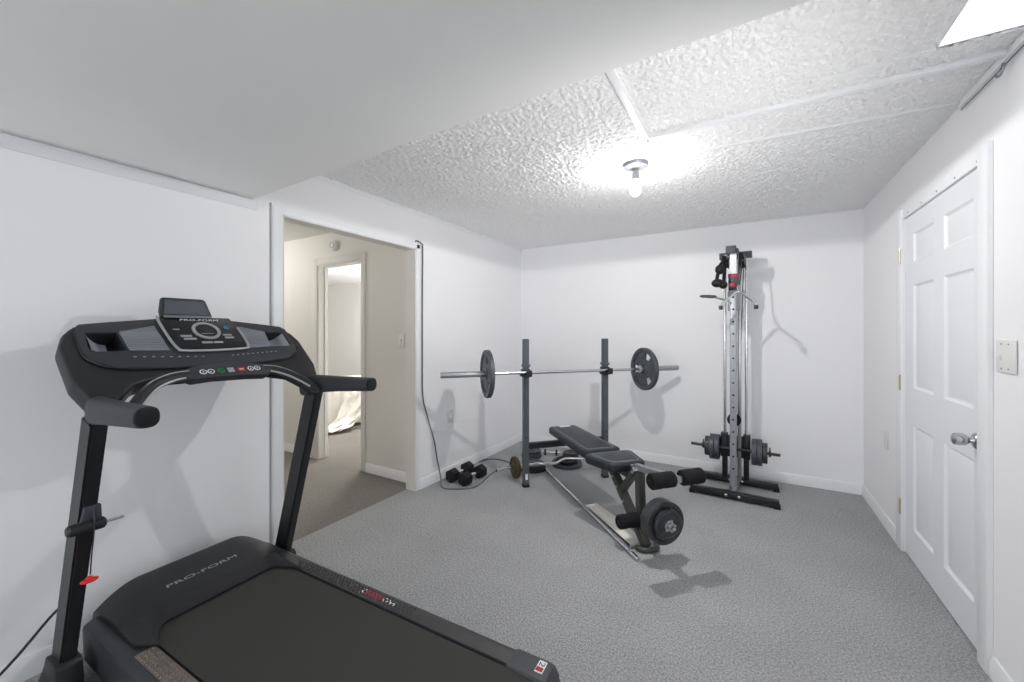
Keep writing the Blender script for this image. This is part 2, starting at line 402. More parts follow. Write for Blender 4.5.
struct(MB().bb((-2.7, HY+.1, 0), (-2.6, 5.4, H)).obj('wall_bedroom_right', 'wall'))
struct(MB().bb((-8.2, HY, H), (-2.6, 5.5, H+.05)).obj('ceiling_bedroom', 'wall'))

# ------------------------------------------------------------------ fittings
def on(o, name, m, **k): return o.obj(name, M[m] if isinstance(m, str) else m, **k)
cl = thing('ceiling_light', 'bare lit bulb on a round metal base on popcorn ceiling', 'ceiling light', (-.57, 2.404, H-.008))
MB().lathe([(0, 0), (.072, 0), (.075, -.006), (.068, -.02), (.05, -.026), (.03, -.03), (0, -.03)], (0, 0, 0), (0, 0, 1), 32).obj('canopy', 'fixture', cl)
MB().lathe([(0, -.028), (.015, -.03), (.014, -.044), (.022, -.05), (.022, -.085), (.018, -.094), (0, -.094)], (0, 0, 0), (0, 0, 1), 24).obj('socket', 'fixture', cl)
MB().lathe([(0, -.09), (.014, -.093), (.017, -.108), (.026, -.128), (.031, -.149)], (0, 0, 0), (0, 0, 1), 28).obj('bulb_neck', 'bulbneck', cl)
MB().lathe([(.031, -.149), (.0305, -.158), (.028, -.169), (.02, -.181), (.008, -.187), (0, -.188)], (0, 0, 0), (0, 0, 1), 28).obj('bulb', 'bulb', cl)
lp = thing('ceiling_panel_light', 'glowing white light panel set in ceiling by the right wall', 'ceiling light', ((LX0+LX1)/2, (LY0+LY1)/2, H))
lp.location.z = H-.004
hw, hl = (LX1-LX0)/2, (LY1-LY0)/2
w = MB().bb((-hw, -hl, 0), (-hw+.008, hl, .03)).bb((hw-.008, -hl, 0), (hw, hl, .03)).bb((-hw, -hl, 0), (hw, -hl+.008, .03)).bb((-hw, hl-.008, 0), (hw, hl, .03))
w.obj('frame', 'trim', lp)
MB().bb((-hw+.008, -hl+.008, .012), (hw-.008, hl-.008, .02)).obj('diffuser', 'panel', lp)

def wallplate(name, label, cat, x, y, z, sx, wy, hz, style, axis='x'):
    """cover plate on a wall; sx = direction it faces along x (or y)"""
    t = thing(name, label, cat, (x, y, z), 0 if axis == 'x' else PI/2*(-1))
    w = MB(); w.box((sx*.004, 0, 0), (.006, wy, hz), bev=.0025)
    w.obj('cover_plate', 'plate', t)
    if style == 'switch2':
        MB().box((sx*.010, .028, -.004), (.012, .010, .020), (0, .4*sx, 0), .002).obj('switch', 'trim', t)
        for dy in (-.023, .023):
            for dz in (-.045, .045): MB().cyl((sx*.006, dy, dz), (sx*.0085, dy, dz), .003, 8).obj('screw', 'fixture', t)
    if style == 'switch1':
        MB().box((sx*.012, 0, .004), (.014, .01, .02), (0, .4*sx, 0), .002).obj('switch', 'trim', t)
    if style == 'outlet':
        for dz in (-.02, .02):
            r = MB().box((sx*.008, 0, dz), (.003, .03, .027), bev=.001).obj('receptacle', 'trim', t)
            w = MB()
            for dy in (-.006, .006): w.box((sx*.0096, dy, dz+.002), (.001, .002, .008))
            w.obj('slot', 'cord', r)
    return t
wallplate('light_switch', 'wide white switch plate on right wall beside the panel door', 'light switch', XR-.001, 2.141, 1.227, -1, .125, .12, 'switch2')
wallplate('blank_cover', 'small white cover plate low on right wall beyond the panel door', 'wall plate', XR-.001, 3.583, .59, -1, .07, .115, '')
wallplate('wall_outlet', 'white outlet in the shadow on left wall behind hex dumbbells', 'outlet', XL+.001, 2.869, .54, 1, .07, .115, 'outlet')
wallplate('light_switch', 'single white switch on the hall wall through the opening', 'light switch', -2.623, HY-.001, 1.236, 1, .07, .115, 'switch1', 'y')
sd = thing('smoke_detector', 'small round white detector above the inner hall doorway', 'smoke detector', (-3.545, HY-.001, 2.178))
MB().lathe([(0, 0), (.05, 0), (.052, .012), (.047, .034), (.036, .042), (0, .042)], (0, 0, 0), (0, -1, 0), 28).obj('housing', 'plate', sd)
MB().lathe([(.026, .041), (.026, .045), (.03, .045), (.03, .041), (.026, .041)], (0, 0, 0), (0, -1, 0), 24).obj('ring', 'fixture', sd)

# cable and hook; the dark line also draws the shadowed gap under the board
wc = thing('wall_cable_and_shade', 'dark cable and drawn gap shadow with hook under right wall board', 'cable', (XR-.012, 2.1, 2.275))
MB().tube([(0, .37, 0), (0, .2, -.001), (0, .06, 0), (-.004, .04, .014), (-.006, .015, -.004), (0, -.03, 0), (0, -.4, .002), (0, -.9, 0)], .0019, 6).obj('wire_and_gap_shade', 'greycord', wc)
MB().tube([(-.004, .02, .0), (-.008, .022, -.018), (-.012, .026, -.034), (-.016, .036, -.036), (-.016, .044, -.028)], .004, 8).obj('hook', 'fixture', wc)

# power cord by the opening
pc = thing('power_cord', 'dark cord hanging beside the opening and looping over carpet', 'cord')
MB().tube([(XL+.002, 2.421, 2.062), (XL+.008, 2.44, 2.07), (XL+.012, 2.49, 2.05), (XL+.012, 2.498, 2.0), (XL+.01, 2.496, 1.6), (XL+.01, 2.496, 1.1), (XL+.011, 2.5, .78), (XL+.015, 2.55, .6), (XL+.018, 2.63, .38), (XL+.03, 2.66, .2), (XL+.07, 2.655, .07), (-2.23, 2.6, .008), (-2.16, 2.585, .006), (-2.11, 2.61, .006), (-2.06, 2.64, .006),
  (-1.985, 2.72, .006), (-1.99, 2.86, .006), (-2.03, 3.02, .006), (-2.04, 3.16, .006), (-2.02, 3.26, .006), (-2.0, 3.34, .006), (-2.06, 3.42, .006), (-2.16, 3.45, .006), (-2.26, 3.43, .006), (-2.315, 3.36, .006), (-2.325, 3.28, .006)], .0055, 8).obj('cable', 'greycord', pc)

# bed with a slipped sheet in the far room
bd = thing('bed', 'bed under a white cover in the room beyond the hall', 'bed', (-5.49, 4.07, 0), math.radians(54))
MB().bb((-1.05, -.75, .28), (.95, .75, .52), .05).obj('mattress', 'cloth', bd)
w = MB(); rings = []
NX = 60
def skirt(i, z, off):
    x = -1.07+2.05*i/(NX-1); return (x, -.77-off-.012*math.sin(i*1.9)-.008*math.sin(i*.7+1), z)
rows = [(.545, -.25), (.55, -.05), (.53, .0), (.45, .012), (.3, .02), (.15, .026), (.035, .03)]
vs = []; fs = []
for z, off in rows:
    for i in range(NX): vs.append(skirt(i, z, off))
for j in range(len(rows)-1):
    for i in range(NX-1): fs.append((j*NX+i, j*NX+i+1, (j+1)*NX+i+1, (j+1)*NX+i))
w.add(vs, fs)
w.bb((-1.07, -.55, .5), (.97, .77, .548), .02).obj('bed_cover', 'cloth', bd)
for sx in (-.95, .85):
    for sy in (-.65, .65): MB().cyl((sx, sy, 0), (sx, sy, .285), .03).obj('leg', 'blackmetal', bd)
def sheet():
    w = MB(); N = 30; T = 26; vs = []; fs = []
    path = [Vector((-4.87+.59*a+.81*b, 3.62+.81*a-.59*b, c)) for a, b, c in [(.27, .115, .53), (.25, .12, .46), (.22, .135, .36), (.15, .17, .24), (.05, .23, .14), (-.04, .32, .08), (-.10, .40, .055), (-.15, .46, .03)]]
    wid = [.27, .27, .25, .21, .17, .15, .15, .10]
    for side in (1, -1):
        for j in range(T+1):
            f = j/T*(len(path)-1); k = min(int(f), len(path)-2); u = f-k
            p = Vector(path[k]).lerp(Vector(path[k+1]), u); hw = wid[k]*(1-u)+wid[k+1]*u
            for i in range(N+1):
                t = -1+2*i/N
                fold = .022*math.sin(t*9+f*.8)+.012*math.sin(t*17-f*1.6)
                th = .016*(1-t*t)+.002
                d = Vector((.59, .81, 0))*(t*hw)+Vector((.81, -.59, .35))*(fold+side*th)+Vector((.02*math.sin(f*3+t*4), 0, 0))
                q = p+d; q.z = max(q.z, .003 if side < 0 else .012)
                vs.append(q)
    n = N+1; m = (T+1)*n
    for b in (0, m):
        for j in range(T):
            for i in range(N): fs.append((b+j*n+i, b+j*n+i+1, b+(j+1)*n+i+1, b+(j+1)*n+i))
    for j in range(T):
        for e in (0, N): fs.append((j*n+e, (j+1)*n+e, m+(j+1)*n+e, m+j*n+e))
    for i in range(N):
        for e in (0, T): fs.append((e*n+i, e*n+i+1, m+e*n+i+1, m+e*n+i))
    return w.add(vs, fs)
o = sheet().obj('bed_sheet', 'cloth', None, 60)
tag(o, 'white sheet slipped off the bed onto the carpet', 'sheet')

# ------------------------------------------------------------------ treadmill
tm = thing('treadmill', 'large black folding treadmill with console standing by the left wall', 'treadmill', (-1.3, .84, 0), math.radians(2.0))
DY = .015                                    # deck offset
ZB = .2
# deck
w = MB().bb((-.95, -.32+DY, .07), (.7, .32+DY, .165), .01)
w.obj('deck_frame', 'blackmetal', tm)
w = MB().prism([(-.85, .175), (.69, .165), (.715, .172), (.722, .185), (.71, .197), (.69, ZB), (-.85, ZB)], lambda x, z, y: (x, y+DY, z), -.255, .255)
w.obj('running_belt', 'belt', tm)
for sx, x in ((1, .62), (1, -.85)):
    for sy in (-1, 1):
        MB().lathe([(0, -.015), (.03, -.015), (.035, -.01), (.035, .01), (.03, .015), (0, .015)], (x, sy*.27+DY, .035), (0, 1, 0), 20).obj('wheel', 'rubber', tm)
for s in (-1, 1):
    pr = [(.263, .165), (.264, .200), (.31, .203), (.325, .202), (.347, .189), (.35, .178), (.346, .06), (.32, .055), (.316, .165)]
    x0 = -.9
    rail = MB().prism([(s*y, z) for y, z in pr], lambda y, z, x: (x, y+DY, z), x0, .635, .002).obj('foot_rail', 'charcoal', tm)
    g = MB().bb((-.52, min(s*.2645, s*.322)+DY, .199), (.62, max(s*.2645, s*.322)+DY, .2045), .0015)
    for i in range(34):
        for k in range(4):
            x = -.505+i*.02+(k % 2)*.01; g.sph((x, s*(.275+k*.0135)+DY, .2045), .0056, (1, .8, .8), 8)
    g.obj('tread_plate', 'brownplate' if s < 0 else 'railgrip', rail)
    # rear end cap
    rg = []
    for x, kz, in ((.618, 1.), (.738, 1.), (.756, .96), (.768, .82), (.775, .45)):
        rg.append([(x, s*y+DY, .05+(z-.05)*kz) for y, z in [(.252, .05), (.254, .200), (.258, .206), (.31, .2075), (.328, .206), (.35, .194), (.3535, .18), (.3535, .05)]])
    MB().loft(rg).obj('end_cap', 'darkgrey', tm)
    if s > 0:
        # badge on the end cap and lettering on the rail
        bx, by = .724, .314+DY
        bg = MB().prism([(-.014, -.024), (.014, -.024), (.014, .024), (-.014, .024)], lambda u, v, d: (bx+u, by+v-.012, .2065+d), 0, .003, .001).obj('badge', 'white', tm)
        MB().prism([(-.012, -.021), (.012, -.021), (.012, -.004), (-.012, -.004)], lambda u, v, d: (bx+u, by+v-.012, .2095+d), 0, .0008).obj('badge_field', 'redprint', bg)
        lettering('2', .02, lambda u, v, d: (bx+.009-u, by-.001+v*1., .2121+d) if False else (bx-.009+v, by+.006-u, .2096+d), 'black', bg, w=.018)
        tx = -.0
        lettering('PRO', .022, lambda u, v, d: (.075-u, .297+DY-v+.011, .2052+d), 'white', rail, w=.066)
        st = MB().bb((-.094, .285+DY, .2046), (.007, .309+DY, .2056)).obj('decal', 'redprint', rail)
        lettering('SHOX', .016, lambda u, v, d: (.003-u, .297+DY-v+.008, .2057+d), 'railgrip', rail, w=.088)
        lettering('2', .022, lambda u, v, d: (-.095-u, .297+DY-v+.011, .2052+d), 'white', rail, w=.018)
# motor hood: a skin over the front of the deck
def hood():
    NYs = 41; rows = []
    for i in range(NYs):
        y = -.306+.612*i/(NYs-1); a = abs(y)
        t = min(1, max(0, (a-.17)/.085)); lipx = -.622+.0*t+.11*(t**3)
        if a > .258: lipx = -.495-.075*(a-.258)/.048
        e = max(0, min(1, (a-.17)/.136)); drop = e*e
        rz = .286-.066*drop; fz = .257-.031*drop; lz = .2045+(.003 if a > .255 else 0)
        fx = -.702-.02*drop
        pts = [(lipx-.05, .2052), (lipx, .2054), (lipx, lz+.0065), (lipx-.006, lz+.0095), (fx+.03, fz-.008), (fx-.005, fz), (-.80, (fz+rz)/2+.003), (-.89, rz-.001), (-.925, rz-.004), (-.95, rz-.02), (-.968, rz-.06), (-.97, .12), (-.96, .06)]
        rows.append([(x, y+DY, z) for x, z in pts])
    w = MB(); n = len(rows[0]); vs = [p for r in rows for p in r]; fs = []
    for j in range(NYs-1):
        for i in range(n-1): fs.append((j*n+i, j*n+i+1, (j+1)*n+i+1, (j+1)*n+i))
    fs.append(tuple(range(n))); fs.append(tuple((NYs-1)*n+i for i in range(n)))
    return w.add(vs, fs)
hd = hood().obj('motor_hood', 'black', tm, 14)
# lettering lies on the sloped top of the hood between fold and ridge
def on_hood(u, v, d):
    x = -.750-v; t = (x+.707)/(-.093); return (x, -.142+DY+u, .257+.0178*t+.0012+d)
lettering('PRO-FORM', .018, on_hood, 'silver', hd, w=.262)
# uprights and boots
UX0, UX1, UZ0, UZ1 = -.82, -.553, .12, 1.03
for s in (-1, 1):
    up = MB().beam((UX0-.008, -.402 if s < 0 else .393, UZ0), (UX1, s*.393, UZ1), .043, .088, (0, 1, 0), .006).obj('upright', 'blackmetal', tm)
    MB().prism([(-.96, 0), (-.74, 0), (-.735, .05), (-.752, .15), (-.765, .162), (-.862, .162), (-.885, .12), (-.95, .04)], lambda x, z, y: (x, y, z), (-.403 if s < 0 else .393)-.034, (-.403 if s < 0 else .393)+.034, .006).obj('boot', 'black', tm)
# console; (a, b, c) -> across, up the slope, out of the face
kk = math.hypot(1, 1.1)
def cm(a, b, c): return (-.55-1.1/kk*b+c/kk, a, 1.1+b/kk+1.1/kk*c)
def sym(half): return [(-a, b) for a, b in half]+[(a, b) for a, b in half[::-1]]
outer = [(.388, -.072), (.432, .08), (.434, .25), (.418, .305), (.39, .345), (.30, .38), (.12, .41)]
inner = [(.35, -.072), (.335, -.02), (.285, .045), (.18, .08)]
poly = [(-a, b) for a, b in outer]+[(a, b) for a, b in outer[::-1]]+[(a, b) for a, b in inner]+[(-a, b) for a, b in inner[::-1]]
cf = MB().prism(poly, cm, -.07, 0, .012, 3).obj('console_body', 'black', tm)
tray_h = [(.17, .108), (.315, .124), (.372, .165), (.388, .21), (.384, .335), (.37, .352), (.30, .366), (.12, .396)]
tray = MB().prism([(a, b) for a, b in tray_h]+[(-a, b) for a, b in tray_h[::-1]], cm, -.002, .010, .004).obj('console_tray', 'charcoal', tm)
rim = MB().tube([cm(a, b, .006) for a, b in [(-.384, .335), (-.388, .21), (-.372, .165), (-.315, .124), (-.17, .108), (.17, .108), (.315, .124), (.372, .165), (.388, .21), (.384, .335)]], .0035, 6).obj('tray_edge', 'black', tray)
cups = [[(-.362, .307), (-.276, .307), (-.266, .206), (-.352, .206), (-.368, .225)], [(.362, .307), (.272, .307), (.262, .206), (.35, .206), (.366, .225)]]
for cpoly in cups:
    cut(tray, MB().prism(cpoly, cm, -.05, .05)); cut(cf, MB().prism(cpoly, cm, -.056, .05))
    s = -1 if cpoly[0][0] < 0 else 1
    w = MB()
    # curved inner lining: outer half of the pocket
    N = 10; vs = []; fs = []
    for i in range(N+1):
        t = i/N; a = s*(.36-.062*t); dep = -.058*math.sin(t*PI/2)**.8+.006
        for b in (.209, .304): vs.append(cm(a, b, dep))
    for i in range(N): fs.append((2*i, 2*i+1, 2*i+3, 2*i+2))
    w.add(vs, fs).obj('cup_holder', 'liner', tm)
for pl_ in ([(-.27, .308), (-.155, .345), (-.142, .2), (-.262, .203)], [(.27, .308), (.165, .345), (.160, .2), (.258, .203)]):
    MB().prism(pl_, cm, .008, .014, .002).obj('speaker_grille', 'grille', tm)
dh = [(-.126, .398), (-.130, .36), (-.122, .25), (-.113, .205), (-.098, .192), (.13, .196), (.147, .207), (.150, .25), (.146, .36), (.140, .398)]
dp = MB().prism(dh, cm, .006, .019, .003).obj('display_panel', 'gloss', tm)
MB().tube([cm(a, b, .0185) for a, b in [(-.133, .397), (-.136, .36), (-.128, .25), (-.117, .2), (-.098, .187), (.015, .184), (.132, .19), (.151, .203), (.156, .25), (.152, .33)]], .0055, 8).obj('bezel', 'silver', dp)
fl = lambda u0, v0, c=.0192: (lambda u, v, d: cm(u0+u, v0+v, c+d))
lettering('PRO-FORM', .012, fl(-.062, .372), 'white', dp, w=.15, shear=.2)
w = MB(); vs = []; N = 40
for r in (.041, .053):
    for c in (.018, .024):
        for i in range(N): vs.append(cm(.016+r*math.cos(2*PI*i/N), .306+r*1.02*math.sin(2*PI*i/N), c))
fs = []
for i in range(N):
    j = (i+1) % N
    fs += [(i, j, N+j, N+i), (2*N+i, 3*N+i, 3*N+j, 2*N+j), (N+i, N+j, 3*N+j, 3*N+i)]
w.add(vs, fs).obj('dial_ring', 'silver', dp)
lettering('-----', .004, fl(-.008, .288), 'lightgrey', dp, w=.045)
for a0, a1, b0, b1 in ((-.088, -.048, .268, .279), (-.082, -.036, .25, .262), (.072, .108, .274, .284), (.074, .112, .256, .267), (-.024, .016, .226, .238), (.02, .056, .226, .238), (-.103, -.08, .312, .318)):
    MB().prism([(a0, b0), (a1, b0), (a1, b1), (a0, b1)], cm, .0185, .0215, .001).obj('button', 'lightgrey', dp)
MB().prism([(.102+.011*math.cos(k*PI/8), .327+.011*math.sin(k*PI/8)) for k in range(16)], cm, .0185, .021).obj('indicator', 'teal', dp)
for lo, hi, n, b0, b1 in ((-.255, -.04, 9, .172, .158), (.073, .268, 10, .158, .17)):
    for i in range(n):
        a = lo+(hi-lo)*i/(n-1); b = b0+(b1-b0)*i/(n-1)
        MB().prism([(a-.0045, b-.002), (a+.0045, b-.002), (a+.0045, b+.002), (a-.0045, b+.002)], cm, .009, .0108).obj('key_mark', 'lightgrey', tray)
# pulse bar with the control pod
podp = [(-.155, .05), (-.145, .066), (-.11, .08), (-.05, .089), (.018, .093), (.09, .084), (.17, .068), (.184, .058), (.184, .036), (.172, .022), (.143, .006), (.07, .014), (-.06, .018), (-.13, .012), (-.147, .026)]
pod = MB().prism(podp, cm, .0, .036, .006).obj('control_pod', 'charcoal', tm)
def ring(a, b, r, m, parent, icon):
    w = MB(); N = 24; vs = []
    for rr in (r*.74, r):
        for c in (.0355, .0375):
            for i in range(N): vs.append(cm(a+rr*math.cos(2*PI*i/N), b+rr*math.sin(2*PI*i/N), c))
    fs = []
    for i in range(N):
        j = (i+1) % N; fs += [(2*N+i, 3*N+i, 3*N+j, 2*N+j), (N+i, N+j, 3*N+j, 3*N+i)]
    w.add(vs, fs)
    if icon == 'up': w.prism([(a-.004, b-.002), (a+.004, b-.002), (a, b+.004)], cm, .0355, .037)
    if icon == 'bar': w.prism([(a-.006, b-.0015), (a+.006, b-.0015), (a+.006, b+.0015), (a-.006, b+.0015)], cm, .0355, .037)
    if icon == 'dn': w.prism([(a-.004, b+.002), (a+.004, b+.002), (a, b-.004)], cm, .0355, .037)
    w.obj('button', m, parent)
for a, m, ic in ((-.085, 'white', 'up'), (-.058, 'white', 'dn'), (-.022, 'green', 'bar'), (.093, 'white', 'up'), (.12, 'white', 'dn')): ring(a, .045, .0125, m, pod, ic)
MB().prism([(.003, .033), (.027, .033), (.027, .058), (.003, .058)], cm, .035, .038, .001).obj('button', 'lightgrey', pod)
MB().prism([(.042, .032), (.068, .032), (.068, .057), (.042, .057)], cm, .035, .0375, .003).obj('button', 'redprint', pod)
MB().prism([(.046, .0425), (.064, .0425), (.064, .0465), (.046, .0465)], cm, .0375, .0385).obj('button_mark', 'white', pod)
for s in (-1, 1):
    bp = [(.14*s+.012, .046), (.19*s+.006, .040), (.245*s, .012), (.285*s, -.028), (.32*s, -.075), (.345*s, -.115)]
    pb = MB().tube([cm(a, b, .02) for a, b in bp], .019, 12).obj('pulse_bar', 'black', tm)
    MB().tube([cm(a*.999, b+.010, .032) for a, b in bp[:5]], .0055, 8).obj('contact_strip', 'silver', pb)
    MB().tube([cm(a-.012*s, b-.016, .028) for a, b in bp[:5]], .0045, 8).obj('contact_strip', 'silver', pb)
# handles: lofted tapered grips
def ell(x, y, z, hy, hz, n=24, p=2.6):
    r = []
    for k in range(n):
        a = 2*PI*k/n; c, s = math.cos(a), math.sin(a)
        r.append((x, y+hy*math.copysign(abs(c)**(2/p), c), z+hz*math.copysign(abs(s)**(2/p), s)))
    return r
for s in (-1, 1):
    y = -.401 if s < 0 else .388
    h_ = MB().loft([ell(-.60, y*.945, 1.046, .024, .048), ell(-.56, y*.96, 1.055, .031, .050), ell(-.50, y*.98, 1.062, .033, .043), ell(-.35, y, 1.070, .033, .036), ell(-.17, y, 1.078, .031, .031), ell(-.145, y, 1.079, .0295, .0295)]).obj('handle', 'charcoal', tm)
    MB().loft([ell(-.150, y, 1.079, .0265, .0265), ell(-.140, y, 1.079, .0255, .0255), ell(-.138, y, 1.079, .018, .018)]).obj('grip_cap', 'rubber', h_)
# tablet rest
tb = MB().prism([(-.118, 1.372), (-.122, 1.40), (-.112, 1.455), (-.105, 1.464), (.042, 1.464), (.052, 1.456), (.07, 1.392), (.07, 1.374)], lambda y, z, d: (-.84-.25*(z-1.38)+d, y, z), -.012, .008, .004).obj('tablet_rest', 'charcoal', tm)
MB().prism([(-.108, 1.394), (-.1, 1.453), (.04, 1.453), (.058, 1.394)], lambda y, z, d: (-.84-.25*(z-1.38)+d, y, z), .006, .0095).obj('rest_pad', 'glassgrey', tb)
MB().prism([(-.112, 1.377), (.064, 1.377), (.064, 1.387), (-.112, 1.387)], lambda y, z, d: (-.84+d, y, z), .004, .02, .002).obj('ledge', 'midgrey', tb)
# storage latch and safety key on the left upright
lt = MB().cyl((-.592, -.450, .673), (-.592, -.357, .672), .019, 20, bev=.006).obj('storage_latch', 'black', tm)
MB().cyl((-.592, -.358, .672), (-.592, -.312, .671), .0045, 12).obj('latch_pin', 'steel', lt)
MB().prism([(-.418, .655), (-.360, .655), (-.370, .740), (-.410, .740)], lambda y, z, d: (-.612+.3*(z-.7)+d, y, z), 0, .02, .004).obj('latch_bracket', 'darkgrey', lt)
MB().tube([(-.588, -.388, .735), (-.571, -.390, .675), (-.58, -.394, .58), (-.582, -.397, .515)], .0022, 6).obj('safety_cord', 'cord', tm)
ky = MB().sph((-.582, -.399, .497), .02, (.7, 1.15, .38), 18); ky.sph((-.582, -.399, .503), .01, (.9, 1.0, .9), 12)
ky.obj('safety_key', 'red', tm)
MB().tube([(-.92, -.37, .30), (-.97, -.40, .245), (-.99, -.50, .12), (-.99, -.62, .03), (-.97, -.80, .012), (-.9, -1.05, .008)], .005, 8).obj('power_cable', 'cord', tm)

# ------------------------------------------------------------------ weight bench with rack uprights
BX, BY = -1.368, 3.256
BA = math.atan2(-.6748, .738)
wb = thing('weight_bench', 'black padded weight bench with tall slate rack uprights', 'weight bench', (BX, BY, 0), BA)
for s in (-.379, .379):
    u = MB().beam((0, s, 0), (0, s, 1.256), .048, .048, (0, 1, 0), .004).obj('rack_upright', 'steelblue', wb)
    MB().box((0, s, .012), (.055, .055, .024), bev=.003).obj('foot_cap', 'blackmetal', u)
    if s < 0: MB().box((.0247, s, .09), (.001, .022, .05)).obj('sticker', 'white', u)
    w = MB().box((.0, s, 1.03), (.062, .062, .02), bev=.003)
    w.obj('adjuster_collar', 'steelblue', u)
    w = MB().box((.0, s, .965), (.07, .066, .07), bev=.006)
    w.box((.062, s, .948), (.07, .05, .012), bev=.003).box((.093, s, .97), (.012, .05, .05), bev=.003)
    w.cyl((.0, s-.05, .955), (.0, s+.05, .955), .014, 12)
    w.obj('bar_hook', 'blackmetal', u)
    for z in (.42,): MB().cyl((.0235, s, z), (.0246, s, z), .006, 10).obj('bolt_hole', 'rubber', u)
MB().beam((0, -.36, .345), (0, .36, .345), .05, .045, (0, 0, 1), .004).obj('crossbar', 'blackmetal', wb)
MB().beam((.0, 0, .375), (.95, 0, .395), .045, .045, (0, 1, 0), .004).obj('main_beam', 'olive', wb)
def pad(poly, z0, z1, bev, fz=None):
    return MB().prism(poly, lambda u, v, z: (u, v, z+(fz(u) if fz else 0)), z0, z1, bev, 4)
def rpoly(x0, x1, w0, w1, r=.04, n=5):
    P = []
    for cx, cy, a0 in ((x1-r, w1-r, 0), (x0+r, w0-r, 90), (x0+r, -w0+r, 180), (x1-r, -w1+r, 270)):
        for k in range(n+1):
            a = math.radians(a0+90*k/n); P.append((cx+r*math.cos(a), cy+r*math.sin(a)))
    return P
tl = lambda u: -.012*(u-.2)
bk = pad(rpoly(-.105, .635, .132, .15, .035), .405, .467, .016, tl).obj('backrest', 'vinyl', wb, 50)
se = pad(rpoly(.672, .965, .185, .138, .05), .40, .462, .018, lambda u: .03*(u-.68)).obj('seat', 'vinyl', wb, 50)
def loop(poly, z, k, fz): return [(.5*(max(p[0] for p in poly)+min(p[0] for p in poly))+(u-.5*(max(p[0] for p in poly)+min(p[0] for p in poly)))*k[0], v*k[1], z+fz(u)) for u, v in poly]
q = loop(rpoly(-.105, .635, .132, .15, .035), .467, (.9, .76), tl); MB().tube(q+[q[0]], .0036, 6, False).obj('piping', 'seam', bk)
q = loop(rpoly(.672, .965, .185, .138, .05), .462, (.8, .76), lambda u: .03*(u-.68)); MB().tube(q+[q[0]], .0036, 6, False).obj('piping', 'seam', se)
lettering('WEIDER', .018, lambda u, v, d: (-.062+v*-1, -.055+u, .4705+d), 'lightgrey', bk, w=.11) if False else MB().box((-.058, .01, .4728), (.040, .10, .003)).obj('label_patch', 'white', bk)
fl_ = MB().beam((.72, 0, .40), (1.145, 0, .02), .05, .05, (0, 1, 0), .004).obj('front_leg', 'olive', wb)
MB().beam((.865, 0, .245), (1.035, 0, .44), .045, .04, (0, 1, 0), .004).obj('brace', 'olive', wb)
for p in ((.85, .275), (.80, .33), (.93, .21)): MB().cyl((p[0], -.024, p[1]), (p[0], -.033, p[1]), .009, 10).obj('bolt', 'steel', fl_)
MB().tube([(1.13, -.06, .016), (1.17, -.035, .016), (1.18, .01, .016), (1.17, .055, .016), (1.13, .08, .016)], .016, 12).obj('front_foot', 'olive', wb)
ld = MB().beam((1.075, 0, .45), (1.09, 0, .12), .045, .05, (0, 1, 0), .004).obj('leg_developer', 'olive', wb)
MB().cyl((1.05, -.04, .452), (1.05, .04, .452), .02, 16).obj('pivot', 'chrome', wb)
MB().beam((1.0, 0, .455), (1.07, 0, .465), .05, .03, (0, 1, 0), .004).obj('pivot_plate', 'chrome', wb)
MB().beam((1.035, 0, .468), (1.43, 0, .523), .045, .035, (0, 1, 0), .004).obj('roller_arm', 'steel', wb)
def roller(x, z, y0, y1, parent):
    r = MB().lathe([(.012, 0), (.035, 0), (.042, .008), (.0425, .06), (.040, .075), (.0425, .09), (.0425, abs(y1-y0)-.008), (.035, abs(y1-y0)), (.012, abs(y1-y0)), ], (x, y0, z), (0, y1-y0, 0), 24).obj('foam_roller', 'foam', parent)
    MB().cyl((x, y1-.004*(1 if y1 > y0 else -1), z), (x, y1+.006*(1 if y1 > y0 else -1), z), .011, 14).obj('end_cap', 'rubber', r)
MB().cyl((1.411, -.165, .525), (1.411, .16, .525), .011, 14).obj('roller_axle', 'steel', wb)
MB().cyl((1.08, -.16, .158), (1.08, .16, .158), .011, 14).obj('roller_axle', 'steel', wb)
roller(1.411, .525, -.024, -.17, wb); roller(1.411, .525, .024, .162, wb)
roller(1.08, .158, -.018, -.155, wb); roller(1.08, .158, .018, .155, wb)
PZ = .225
MB().cyl((1.085, .02, PZ), (1.365, .02, PZ), .0125, 14).obj('weight_peg', 'chrome', wb)
WB_MX = Matrix.Translation((BX, BY, 0)) @ Matrix.Rotation(BA, 4, 'Z')
def W(p): return WB_MX @ Vector(p)
DIRN = Vector((.738, -.6748, 0)); DIRS = Vector((.6748, .738, 0))

